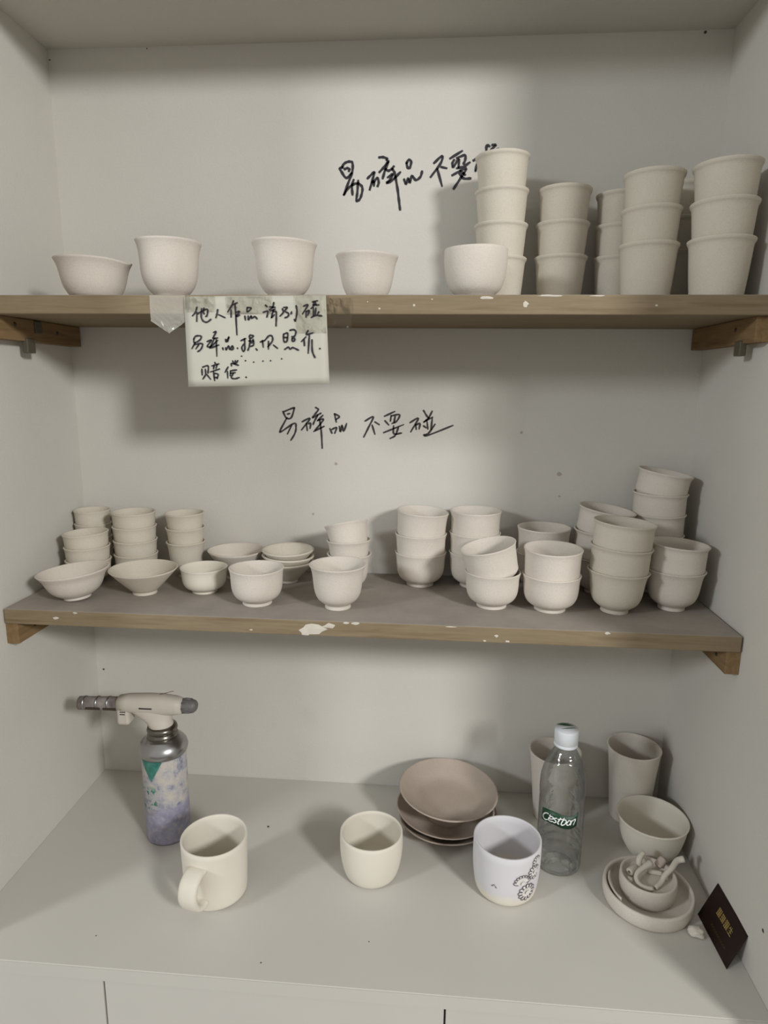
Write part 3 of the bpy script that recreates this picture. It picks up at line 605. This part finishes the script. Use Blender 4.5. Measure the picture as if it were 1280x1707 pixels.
# --- lower shelf, right half
GR = 'footed cups stacked at the right of the dusty shelf'
fc = 'footed bisque cup'
stack('footed_cup', 'bell', [(0.5795, -0.053, ZM, 0, 0), (0.5795, -0.053, ZM+0.030, 0, 0), (0.5790, -0.053, ZM+0.0655, 1, 4)], 0.0408, 0.0540, fc, 'three-high stack just right of the bare shelf gap', 'cup', GR, 'bisque', t=0.0028, slack={2: 0.008})
stack('footed_cup', 'bell', [(0.6640, -0.050, ZM, 0, 0), (0.6640, -0.050, ZM+0.0315, 0, 0), (0.6635, -0.050, ZM+0.066, 0, 0)], 0.0402, 0.0555, fc, 'three-high stack behind the tilted pair', 'cup', GR, 'bisque', t=0.0028)
stack('footed_cup', 'bell', [(0.6850, -0.146, ZM, 0, 0), (0.6852, -0.146, ZM+0.0385, 3, -13)], 0.0402, 0.0525, fc, 'pair whose upper cup sits tilted', 'cup', GR, 'bisque', t=0.0028, slack={1: 0.02})
stack('footed_cup', 'bell', column(2, 0.7690, -0.058, ZM, 0.0390), 0.0405, 0.0605, 'shaded bisque cup', 'rear pair behind the wide open white pair', 'cup', GR, 'bisque', t=0.0028)
stack('footed_cup', 'bell', [(0.7670, -0.152, ZM, 0, 0), (0.7675, -0.152, ZM+0.0375, 2, 0)], 0.0412, 0.0525, fc, 'wide open white pair beside the three-high stack', 'cup', GR, 'bisque', t=0.0028)
stack('flared_cup', 'flare', [(0.8540, -0.062, ZM, 0, 0), (0.8535, -0.062, ZM+0.0395, 0, 3), (0.8520, -0.058, ZM+0.0735, 2, 8)], 0.0425, 0.0580, 'flared bisque cup', 'rear stack with a slanted top cup', 'cup', GR, 'bisque', t=0.0028, slack={1: 0.008, 2: 0.02})
stack('flared_cup', 'flare', [(0.8575, -0.150, ZM, 0, 1.5), (0.8595, -0.150, ZM+0.0350, 0, 3), (0.8620, -0.150, ZM+0.0690, 0, 4)], 0.0424, 0.0605, 'flared bisque cup', 'front three-high stack on the dusty shelf', 'cup', GR, 'bisque_cream', t=0.0028, slack={1: 0.008, 2: 0.008})
stack('flared_cup', 'flare', [(0.9430, -0.129, ZM, 0, 1.0), (0.9450, -0.129, ZM+0.0370, 0, 3)], 0.0412, 0.0590, 'flared bisque cup', 'pair standing by the right wall', 'cup', GR, 'bisque', t=0.0028, slack={1: 0.008, 2: 0.008})
stack('flared_cup', 'flare', column(5, 0.9415, -0.046, ZM, 0.0318, -0.0005, [(0, 0), (0, 0), (0, 0), (0, 1), (2, 9)]), 0.0402, 0.0600, 'flared bisque cup', 'tallest stack in the right rear corner', 'cup', GR, 'bisque', t=0.0028, slack={4: 0.02})
# ------------------------------------------------------------------ gas torch on its canister
tr = tag(empty('gas_torch', (0.1875, -0.157, 0.0), (0, math.radians(-0.3), 0)), 'white gas torch screwed onto a patterned lilac gas canister', 'torch')
rc = 0.0338
link('gas_canister', lathe_me('gas_canister', [(0, 0.002), (rc*0.86, 0.001), (rc*0.96, 0.0), (rc*1.0, 0.003), (rc, 0.006), (rc, 0.075), (rc, 0.143), (rc*0.97, 0.146), (0, 0.146)], 40), M['canister'], tr)
link('canister_shoulder', lathe_me('canister_shoulder', [(rc*0.96, 0.143), (rc*1.03, 0.144), (rc*1.085, 0.148), (rc*1.10, 0.153), (rc*1.05, 0.159), (rc*0.94, 0.164), (rc*0.80, 0.168), (rc*0.70, 0.171), (0, 0.171)], 40), M['steel'], tr)
link('valve_collar', lathe_me('valve_collar', [(0.019, 0.168), (0.0225, 0.170), (0.0235, 0.1735), (0.0222, 0.1765), (0.0205, 0.178), (0.0222, 0.1795), (0.0232, 0.183), (0.0220, 0.187), (0.018, 0.189), (0, 0.189)], 32), M['steel_collar'], tr)
def sweep_x(name, secs, mat, parent, segs=24):
    """body swept along x: (x, zc, half height, half width, exponent)"""
    vs, fs = [], []
    for (x, zc, hh, hw, e) in secs:
        for k in range(segs):
            a = 2*math.pi*k/segs; c, s = math.cos(a), math.sin(a)
            vs.append((x, hw*math.copysign(abs(c)**e, c), zc + hh*math.copysign(abs(s)**e, s)))
    for i in range(len(secs)-1):
        for k in range(segs):
            k2 = (k+1) % segs; fs.append((i*segs+k, (i+1)*segs+k, (i+1)*segs+k2, i*segs+k2))
    fs.append(tuple(range(segs))); fs.append(tuple(reversed(range((len(secs)-1)*segs, len(secs)*segs))))
    return from_py(name, vs, fs, mat, parent, True)
tb = sweep_x('torch_body', [(-0.066, 0.2215, 0.0120, 0.0125, 0.8), (-0.050, 0.2225, 0.0140, 0.0140, 0.8), (-0.020, 0.2225, 0.0160, 0.0150, 0.85), (0.005, 0.2220, 0.0165, 0.0150, 0.85), (0.025, 0.2215, 0.0140, 0.0140, 0.85), (0.036, 0.2210, 0.0115, 0.0120, 0.85)], M['torch_white'], tr)
def funnel(name, secs, mat, parent, segs=28):
    vs, fs = [], []
    for (xc, z, rx, ry) in secs:
        for k in range(segs):
            a = 2*math.pi*k/segs; vs.append((xc + rx*math.cos(a), ry*math.sin(a), z))
    for i in range(len(secs)-1):
        for k in range(segs):
            k2 = (k+1) % segs; fs.append((i*segs+k, i*segs+k2, (i+1)*segs+k2, (i+1)*segs+k))
    fs.append(tuple(reversed(range(segs)))); fs.append(tuple(range((len(secs)-1)*segs, len(secs)*segs)))
    return from_py(name, vs, fs, mat, parent, True)
funnel('torch_neck', [(-0.001, 0.185, 0.0185, 0.0185), (-0.002, 0.191, 0.0190, 0.0180), (-0.006, 0.198, 0.0215, 0.0165), (-0.012, 0.206, 0.0300, 0.0150), (-0.016, 0.213, 0.0400, 0.0138), (-0.016, 0.219, 0.0440, 0.0125)], M['torch_white'], tr)
pl = box('trigger_guard', (-0.0665, -0.0118, 0.190), (-0.047, 0.0118, 0.2185), M['torch_white'], tr, 0.004)
for k, (z, w) in enumerate(((0.2165, 0.010), (0.2125, 0.009), (0.2085, 0.008))):
    box('print_mark', (-0.0605, -0.0124, z-0.0007), (-0.0605+w, -0.0115, z+0.0007), M['ink_grey'], pl)
nz = tube('nozzle', [(-0.130, 0, 0.2185), (-0.098, 0, 0.2195), (-0.062, 0, 0.2210)], 0.0105, M['steel_dark'], tr, 24)
for k, x in enumerate((-0.121, -0.100, -0.082)):
    tube('nozzle_ring', [(x-0.0012, 0, 0.2188 + (x+0.139)*0.03), (x+0.0012, 0, 0.2189 + (x+0.139)*0.03)], 0.0109, M['steel'], nz, 24)
for x0, x1 in ((-0.116, -0.093), (-0.088, -0.066)):
    box('air_slot', (x0, -0.0112, 0.2135), (x1, -0.0085, 0.2175), M['screw'], nz, 0.0008)
kn = tube('gas_knob', [(0.034, 0, 0.2215), (0.045, 0, 0.2215), (0.053, 0, 0.2210), (0.057, 0, 0.2205)], [0.0112, 0.0112, 0.0098, 0.0060], M['torch_grey'], tr, 20)
for k in range(8):
    a = 2*math.pi*k/8
    tube('knob_rib', [(0.036, 0.0112*math.cos(a), 0.2215+0.0112*math.sin(a)), (0.048, 0.0110*math.cos(a), 0.2215+0.0110*math.sin(a))], 0.0012, M['torch_grey'], kn, 6)
tube('igniter_wire', [(-0.002, 0, 0.238), (0.010, 0, 0.2415), (0.022, 0, 0.2450)], 0.0004, M['ink_grey'], tr, 6)
box('torch_badge', (-0.028, -0.0156, 0.2205), (-0.008, -0.0145, 0.2225), M['ink_grey'], tb)

# ------------------------------------------------------------------ mug with a strap handle
mg = tag(empty('mug', (0.303, -0.268, 0.0)), 'white mug whose strap handle faces the cabinet front, beside the gas canister', 'mug')
mb = pot_mesh('mug', 0.0458, 0.0872, 0.0036, 0.006, 20).copy(); mb.materials.clear(); mb.materials.append(M['cup_white'])
link('mug_body', mb, None, mg)
hd = Vector((-0.20, -0.98, 0)).normalized()
hp = [hd*0.0425 + Vector((0, 0, 0.066)), hd*0.053 + Vector((0, 0, 0.0675)), hd*0.066 + Vector((0, 0, 0.060)), hd*0.0705 + Vector((0, 0, 0.044)), hd*0.065 + Vector((0, 0, 0.028)), hd*0.054 + Vector((0, 0, 0.019)), hd*0.0415 + Vector((0, 0, 0.018))]
def strap(name, pts, side, w, t, mat, parent):
    P = catmull(pts, 4); vs, fs = [], []; S = 14
    for i, p in enumerate(P):
        tan = (P[min(i+1, len(P)-1)] - P[max(i-1, 0)]).normalized(); nn = tan.cross(side).normalized()
        for k in range(S):
            a = 2*math.pi*k/S; c, s = math.cos(a), math.sin(a)
            vs.append(p + side*(w*math.copysign(abs(c)**0.6, c)) + nn*(t*math.copysign(abs(s)**0.7, s)))
    for i in range(len(P)-1):
        for k in range(S):
            k2 = (k+1) % S; fs.append((i*S+k, i*S+k2, (i+1)*S+k2, (i+1)*S+k))
    fs.append(tuple(reversed(range(S)))); fs.append(tuple(range((len(P)-1)*S, len(P)*S)))
    return from_py(name, vs, fs, mat, parent, True)
strap('handle', hp, Vector((-hd.y, hd.x, 0)), 0.0135, 0.0048, M['cup_white'], mg)

pot('handleless_cup', 'egg', 0.5195, -0.2155, 0, 0.0458, 0.0700, 'plain round-bottomed cream cup on the cabinet top in front of the plates', 'cup', None, 'cup_white', seed=21, t=0.0034, wob=0.006)

# ------------------------------------------------------------------ cup with daisies
dc = tag(empty('flower_cup', (0.7145, -0.2245, 0.0)), 'lilac-white cup with grey-outlined daisies in front of the bottle', 'cup')
db = pot_mesh('drum', 0.0478, 0.0800, 0.0038, 0.006, 22).copy(); db.materials.clear(); db.materials.append(M['slip'])
link('cup_body', db, None, dc)
_outer = [(p.x, p.y) for p in catmull([(r*0.0478, z*0.0800, 0) for r, z in PROF['drum']], 6)]
def cup_r(z):
    for (r0, z0), (r1, z1) in zip(_outer, _outer[1:]):
        if z0 <= z <= z1 and z1 > z0: return r0 + (r1-r0)*(z-z0)/(z1-z0)
    return _outer[-1][0]
def on_cup(th, z, off):
    q = cup_r(max(0.001, min(0.0799, z))) + off; return (q*math.cos(th), q*math.sin(th), z)
def daisy(th, z, rad, petals, a0, a1):
    vs, fs, ov, of = [], [], [], []
    root = None
    for k in range(petals):
        a = a0 + (a1-a0)*k/max(1, petals-1); ca, sa = math.cos(a), math.sin(a)
        # petal pad
        b = len(vs); ring = []
        for j in range(12):
            t = 2*math.pi*j/12; u = rad*(0.62 + 0.36*math.cos(t)); w = rad*0.20*math.sin(t)
            ring.append((u*ca - w*sa, u*sa + w*ca))
        vs.append(on_cup(th + rad*0.62*ca/0.0475, z + rad*0.62*sa, 0.0016))
        for x, y in ring: vs.append(on_cup(th + x/0.0475, z + y, 0.0002))
        for j in range(12): fs.append((b, b+1+j, b+1+(j+1) % 12))
        # dark outline round the petal tip
        pts = []
        for j in range(9):
            t = -1.9 + 3.8*j/8; u = rad*(0.62 + 0.40*math.cos(t)); w = rad*0.23*math.sin(t)
            pts.append((u*ca - w*sa, u*sa + w*ca))
        rv = []; ribbon_verts(pts, rad*0.085, rv, of_tmp := [], 2)
        o0 = len(ov)
        ov += [on_cup(th + x/0.0475, z + y, 0.0011) for x, y in rv]; of += [tuple(o0+i for i in f) for f in of_tmp]
    fl = from_py('daisy', vs, fs, M['petal'], dc, True)
    from_py('petal_outline', ov, of, M['outline'], fl)
    cv = [on_cup(th + rad*0.2*math.cos(j)/0.0475, z + rad*0.2*math.sin(j), 0.0018) for j in [2*math.pi*i/10 for i in range(10)]]
    from_py('daisy_centre', cv, [tuple(range(10))], M['petal'], fl)
daisy(-1.20, 0.0440, 0.0125, 8, 0.35, 3.05)
daisy(-1.02, 0.0270, 0.0135, 12, 0.0, 5.76)
daisy(-0.80, 0.0555, 0.0105, 9, 0.6, 5.2)
daisy(-0.70, 0.0690, 0.0085, 7, 0.5, 4.0)
vs = []; fs = []
for (t0, z0, t1, z1) in ((-2.06, 0.0365, -2.00, 0.0375), (-1.99, 0.0355, -1.95, 0.0335), (-2.10, 0.0350, -2.06, 0.0345)):
    rv = []; ft = []; ribbon_verts([(t0*0.0475, z0), (t1*0.0475, z1)], 0.0012, rv, ft, 2); b = len(vs)
    vs += [on_cup(x/0.0475, y, 0.0008) for x, y in rv]; fs += [tuple(b+i for i in f) for f in ft]
from_py('brush_mark', vs, fs, M['outline'], dc)

# ------------------------------------------------------------------ plates
GP = 'pile of pink-beige plates at the back wall'
pot('plate', 'plate', 0.634, -0.0985, 0.0, 0.0800, 0.0230, 'pinkish bisque plate, bottom of the pile against the back wall', 'plate', GP, 'bisque_pink', (0, 0), seed=1, t=0.004)
pot('plate', 'plate', 0.629, -0.0970, 0.0105, 0.0805, 0.0230, 'pinkish bisque plate, middle of the pile against the back wall', 'plate', GP, 'bisque_pink', (0, 1.0), seed=2, t=0.004)
pot('plate', 'deep_plate', 0.6340, -0.0930, 0.0640, 0.0795, 0.0485, 'pinkish bisque plate, tilted on top of the pile against the back wall', 'plate', GP, 'bisque_pink', (3.5, 3.0), seed=3, t=0.004, at_rim=True, zf=0.0265)

# ------------------------------------------------------------------ water bottle
bt = tag(empty('water_bottle', (0.799, -0.170, 0.0)), 'clear plastic water bottle with white cap and wavy green label', 'bottle')
bp = [(0, 0.006), (0.012, 0.005), (0.022, 0.001), (0.028, 0.0), (0.0315, 0.003), (0.0328, 0.009)]
for k in range(3):
    z = 0.012 + 0.014*k
    bp += [(0.0330, z), (0.0318, z+0.004), (0.0312, z+0.006), (0.0318, z+0.008), (0.0330, z+0.012)]
bp += [(0.0330, 0.058), (0.0330, 0.108), (0.0322, 0.112), (0.0330, 0.117), (0.0334, 0.128), (0.0332, 0.138), (0.0322, 0.148), (0.0300, 0.158), (0.0268, 0.168), (0.0225, 0.178), (0.0175, 0.187), (0.0142, 0.193), (0.0132, 0.197), (0.0132, 0.215)]
bb = link('bottle_body', lathe_me('bottle_body', bp, 48), M['pet'], bt)
cp = link('cap', lathe_me('cap', [(0.0135, 0.1965), (0.0165, 0.1965), (0.0170, 0.1975), (0.0170, 0.2000), (0.0164, 0.2005), (0.0164, 0.2015), (0.0170, 0.2020), (0.0170, 0.2205), (0.0163, 0.2225), (0, 0.2228)], 40), M['cap'], bt)
for k in range(36):
    pass
vs, fs = [], []
for row in (((-0.0125, 0.0095), (0.0105, 0.0075), 0.0062), ((-0.0085, -0.0030), (0.0135, 0.0010), 0.0022)):
    (x0, y0), (x1, y1), w = row; b = len(vs); n_ = 10
    for i in range(n_+1):
        u = i/n_; x = x0+(x1-x0)*u; y = y0+(y1-y0)*u; hw = w*math.sin(math.pi*min(0.97, max(0.08, u)))*0.62
        vs += [(x, y+hw, 0.22315), (x, y-hw*0.6, 0.22315)]
    for i in range(n_): fs.append((b+2*i, b+2*i+1, b+2*i+3, b+2*i+2))
from_py('cap_mark', vs, fs, M['cap_green'], cp)
LABEL_TOP = [-2700, 10330, -2381, 10606, -2006, 10649, -1683, 10418, -1468, 10334, -1260, 10378, -1009, 10786]
LABEL_BOTTOM = [-2720, 8330, -2404, 8525, -2041, 8583, -1751, 8329, -1500, 8215, -1275, 8301, -1047, 8603]
LABEL_INK = [[-2334, 9937, -2457, 9872, -2599, 9365, -2600, 8875, -2480, 8752, -2357, 8962], [-2230, 9947, -2277, 9729], [-2309, 9225, -2132, 9416, -2119, 9744, -2215, 9697, -2309, 9258, -2304, 8992, -2221, 8931, -2097, 9056], [-1954, 9788, -2061, 9655, -2077, 9496, -1982, 9345, -1995, 9055, -2076, 8948], [-1789, 9978, -1905, 9087, -1849, 8936], [-1907, 9668, -1725, 9817], [-1650, 10025, -1762, 8938, -1622, 9012, -1552, 9510, -1601, 9770, -1687, 9667], [-1438, 9719, -1529, 9240, -1496, 8935, -1406, 9031, -1359, 9498, -1438, 9719], [-1305, 9684, -1366, 8920], [-1320, 9485, -1165, 9806, -1150, 9588, -1229, 8926]]
RB = 0.0333
def pairs(s, a, b): return [(s[i]*a, s[i+1]*b) for i in range(0, len(s), 2)]
def wrap(th, z, off): return ((RB+off)*math.cos(th), (RB+off)*math.sin(th), z)
top = catmull([(t, z, 0) for t, z in pairs(LABEL_TOP, 1e-3, 1e-5)], 5); bot = catmull([(t, z, 0) for t, z in pairs(LABEL_BOTTOM, 1e-3, 1e-5)], 5)
vs = [];
for a, b in zip(top, bot): vs += [wrap(a.x, a.y, 0), wrap(b.x, b.y, 0)]
lb = from_py('label', vs, [(2*i, 2*i+1, 2*i+3, 2*i+2) for i in range(len(top)-1)], M['green'], bt, True)
s_ = lb.modifiers.new('thickness', 'SOLIDIFY'); s_.thickness = 0.0002; s_.offset = -1
vs, fs = [], []
for s in LABEL_INK: ribbon_verts([(t*RB, z) for t, z in pairs(s, 1e-3, 1e-5)], 0.0016, vs, fs, 4)
from_py('lettering', [wrap(a/RB, b, 0.0005) for a, b in vs], fs, M['label_white'], lb)

# ------------------------------------------------------------------ tall cups and bowl in the right corner
pot('tall_cup', 'tall', 0.8090, -0.0560, 0, 0.0420, 0.1190, 'tall tapered bisque beaker standing behind the water bottle', 'cup', 'tall bisque beakers', 'bisque', seed=2, t=0.0032)
pot('tall_cup', 'tall', 0.9385, -0.0450, 0, 0.0428, 0.1270, 'tall tapered bisque beaker in the corner behind the open bowl', 'cup', 'tall bisque beakers', 'bisque', seed=3, t=0.0032)
pot('soup_bowl', 'soup', 0.9455, -0.1340, 0, 0.0522, 0.0630, 'open deep bisque bowl standing close to the right wall', 'bowl', None, 'cup_white', (0, 0), seed=2, t=0.0030)

# ------------------------------------------------------------------ tray with inner bowl and clay pieces
tx_, ty_ = 0.9115, -0.2325
pot('round_tray', 'tray', tx_, ty_, 0, 0.0608, 0.0225, 'low round bisque tray holding a small bowl and clay scraps', 'tray', None, 'bisque', seed=1, t=0.0045, wob=0.004)
pot('small_bowl', 'saucer_bowl', tx_+0.0005, ty_+0.0045, 0.0044, 0.0382, 0.0330, 'small round bowl full of clay handles inside the tray', 'bowl', None, 'bisque', seed=2, t=0.0035, wob=0.004, zf=0.0241)
GH = 'loose clay handle pieces in the small bowl'
def coil(pts, rad, label, mat='clay', segs=12, flat=1.0):
    return tag(tube('clay_coil', [tuple(c*1e-4 for c in p) for p in pts], rad, M[mat], None, segs, 4, flat), label, 'clay piece', GH)
coil([(9185, -2166, 470), (9062, -2238, 445), (8971, -2295, 410), (8932, -2358, 370), (8954, -2438, 335), (9036, -2481, 320), (9121, -2491, 320)], [0.0048, 0.0036, 0.0034, 0.0034, 0.0032, 0.0034, 0.0030], 'hook-shaped white clay handle on top of the pile in the bowl')
coil([(9162, -2461, 312), (9260, -2384, 342), (9333, -2304, 392), (9451, -2224, 455), (9554, -2119, 490), (9652, -2110, 520)], [0.0030, 0.0034, 0.0036, 0.0038, 0.0042, 0.0046], 'longest white clay handle sticking out over the bowl rim')
coil([(9160, -2143, 320), (9239, -2161, 318), (9342, -2182, 318)], 0.0034, 'short straight clay roll lying across the bowl', 'clay')
coil([(9129, -2016, 520), (9061, -2062, 460), (9041, -2103, 400), (9089, -2076, 320)], [0.0030, 0.0042, 0.0040, 0.0030], 'curled clay handle standing upright at the back of the bowl')
coil([(9395, -2045, 450), (9345, -2075, 410), (9300, -2100, 372)], [0.0056, 0.0058, 0.0050], 'pinkish clay stub at the rear of the bowl', 'clay_pink')
coil([(9330, -2235, 318), (9365, -2248, 320), (9398, -2255, 320)], [0.0042, 0.0046, 0.0036], 'flat white clay strip at the right of the bowl', 'clay', 12, 0.6)
def hollow_roll():
    prof = [(0.0022, 0), (0.0050, 0), (0.0054, 0.001), (0.0054, 0.016), (0.0048, 0.017), (0.0022, 0.017), (0.0022, 0)]
    me = lathe_me('hollow_clay_roll', prof, 18); o = link('hollow_clay_roll', me, M['clay'])
    a, b = Vector((0.8873, -0.2227, 0.0345)), Vector((0.8986, -0.2128, 0.0340))
    o.location = a; o.rotation_euler = (b-a).to_track_quat('Z', 'Y').to_euler()
    tag(o, 'hollow white clay roll showing its hole at the left of the bowl', 'clay piece', GH)
hollow_roll()
def lump(name, loc, size, label, mat, seed, group=None, rz=0.0):
    bm = bmesh.new(); bmesh.ops.create_icosphere(bm, subdivisions=3, radius=1)
    for v in bm.verts:
        d = 1 + 0.35*noise.noise(v.co*1.6 + Vector((seed, 0, 0))) + 0.16*noise.noise(v.co*4 + Vector((0, seed, 0)))
        v.co = Vector((v.co.x*size[0]*d, v.co.y*size[1]*d, max(-0.8, v.co.z)*size[2]*d))
    zmin = min(v.co.z for v in bm.verts)
    for v in bm.verts: v.co.z -= zmin
    me = bpy.data.meshes.new(name); bm.to_mesh(me); bm.free()
    for p in me.polygons: p.use_smooth = True
    o = link(name, me, M[mat]); o.location = loc; o.rotation_euler.z = rz
    return tag(o, label, 'clay piece', group)
lump('clay_scrap', (0.8850, -0.2345, 0.0283), (0.0042, 0.0050, 0.0042), 'small white clay crumb below the hollow roll in the bowl', 'clay', 2.0, GH)
lump('clay_scrap', (0.9575, -0.2885, 0.0), (0.0110, 0.0080, 0.0058), 'crumpled clay flake between the tray and the brown card', 'clay', 6.3, None, -0.5)
def shard():
    n_, vs, fs = 12, [], []
    for i in range(n_+1):
        u = i/n_; a = math.radians(150 + 62*u); w = 0.0100*math.sin(math.pi*u)**0.7 + 0.0008
        r0 = 0.0535
        for (rr_, zz) in ((r0, 0.0205), (r0-0.0022, 0.0215), (r0-w-0.0010, 0.0050), (r0-w+0.0006, 0.0030)):
            vs.append((rr_*math.cos(a), rr_*math.sin(a), zz))
    for i in range(n_):
        for k in range(4):
            k2 = (k+1) % 4; fs.append((i*4+k, (i+1)*4+k, (i+1)*4+k2, i*4+k2))
    fs.append((0, 1, 2, 3)); fs.append(tuple(reversed(range(n_*4, n_*4+4))))
    o = from_py('pottery_shard', vs, fs, M['clay'], None, True); o.location = (tx_, ty_, 0.0028)
    tag(o, 'curved broken rim shard leaning inside the tray wall', 'shard')
shard()

# ------------------------------------------------------------------ business card leaning on the right wall
P00, P10, P01 = Vector((0.9735, -0.253, 0.0006)), Vector((0.9755, -0.339, 0.0006)), Vector((0.9990, -0.2445, 0.0440))
cu = (P10-P00); cv_ = (P01-P00); cn = cu.cross(cv_).normalized()
if cn.x > 0: cn = -cn
cd = tag(empty('business_card', P00), 'dark brown business card with gold characters leaning on the right wall', 'card')
def card_pt(u, v, off): return tuple(cu*u + cv_*v + cn*off)
vs = [card_pt(u, v, o_) for o_ in (0.0, 0.0004) for u, v in ((0, 0), (1, 0), (1, 1), (0, 1))]
from_py('card_stock', vs, [(0, 1, 2, 3), (7, 6, 5, 4), (0, 4, 5, 1), (1, 5, 6, 2), (2, 6, 7, 3), (3, 7, 4, 0)], M['card'], cd)
def glyph(u0, u1, v0, v1, strokes, mat, w):
    vs, fs = [], []
    for s in strokes: ribbon_verts([((u0+(u1-u0)*a)*0.086, (v0+(v1-v0)*b)*0.051) for a, b in s], w, vs, fs, 2)
    from_py('gold_character', [card_pt(a/0.086, b/0.051, 0.0008) for a, b in vs], fs, mat, cd)
dense = [[(0.05, 0.95), (0.95, 0.95)], [(0.05, 0.70), (0.95, 0.70)], [(0.05, 0.48), (0.95, 0.48)], [(0.05, 0.25), (0.95, 0.25)], [(0, 0.02), (1, 0.02)], [(0.1, 1), (0.1, 0)], [(0.5, 1), (0.5, 0)], [(0.9, 1), (0.9, 0)]]
dense2 = [[(0, 0.85), (1, 0.85)], [(0.15, 1), (0.15, 0)], [(0.45, 1), (0.45, 0)], [(0.45, 0.62), (1, 0.62)], [(0.45, 0.36), (1, 0.36)], [(0, 0.1), (1, 0.1)], [(0.75, 1), (0.75, 0)], [(0, 0.5), (0.4, 0.5)]]
sheng = [[(0.25, 1.0), (0.05, 0.62)], [(0.12, 0.74), (0.95, 0.74)], [(0.18, 0.42), (0.88, 0.42)], [(0.0, 0.04), (1.0, 0.04)], [(0.52, 1.05), (0.52, 0.04)]]
for i, s in enumerate((dense, dense2, dense, sheng)):
    u = 0.30 + 0.118*i; glyph(u, u+0.100, 0.52, 0.70, s, M['gold'], 0.00085)
glyph(0.34, 0.80, 0.20, 0.26, [[(0.0+0.1*k, 0.0), (0.03+0.1*k, 1.0), (0.07+0.1*k, 0.2)] for k in range(10)], M['gold_dim'], 0.0006)
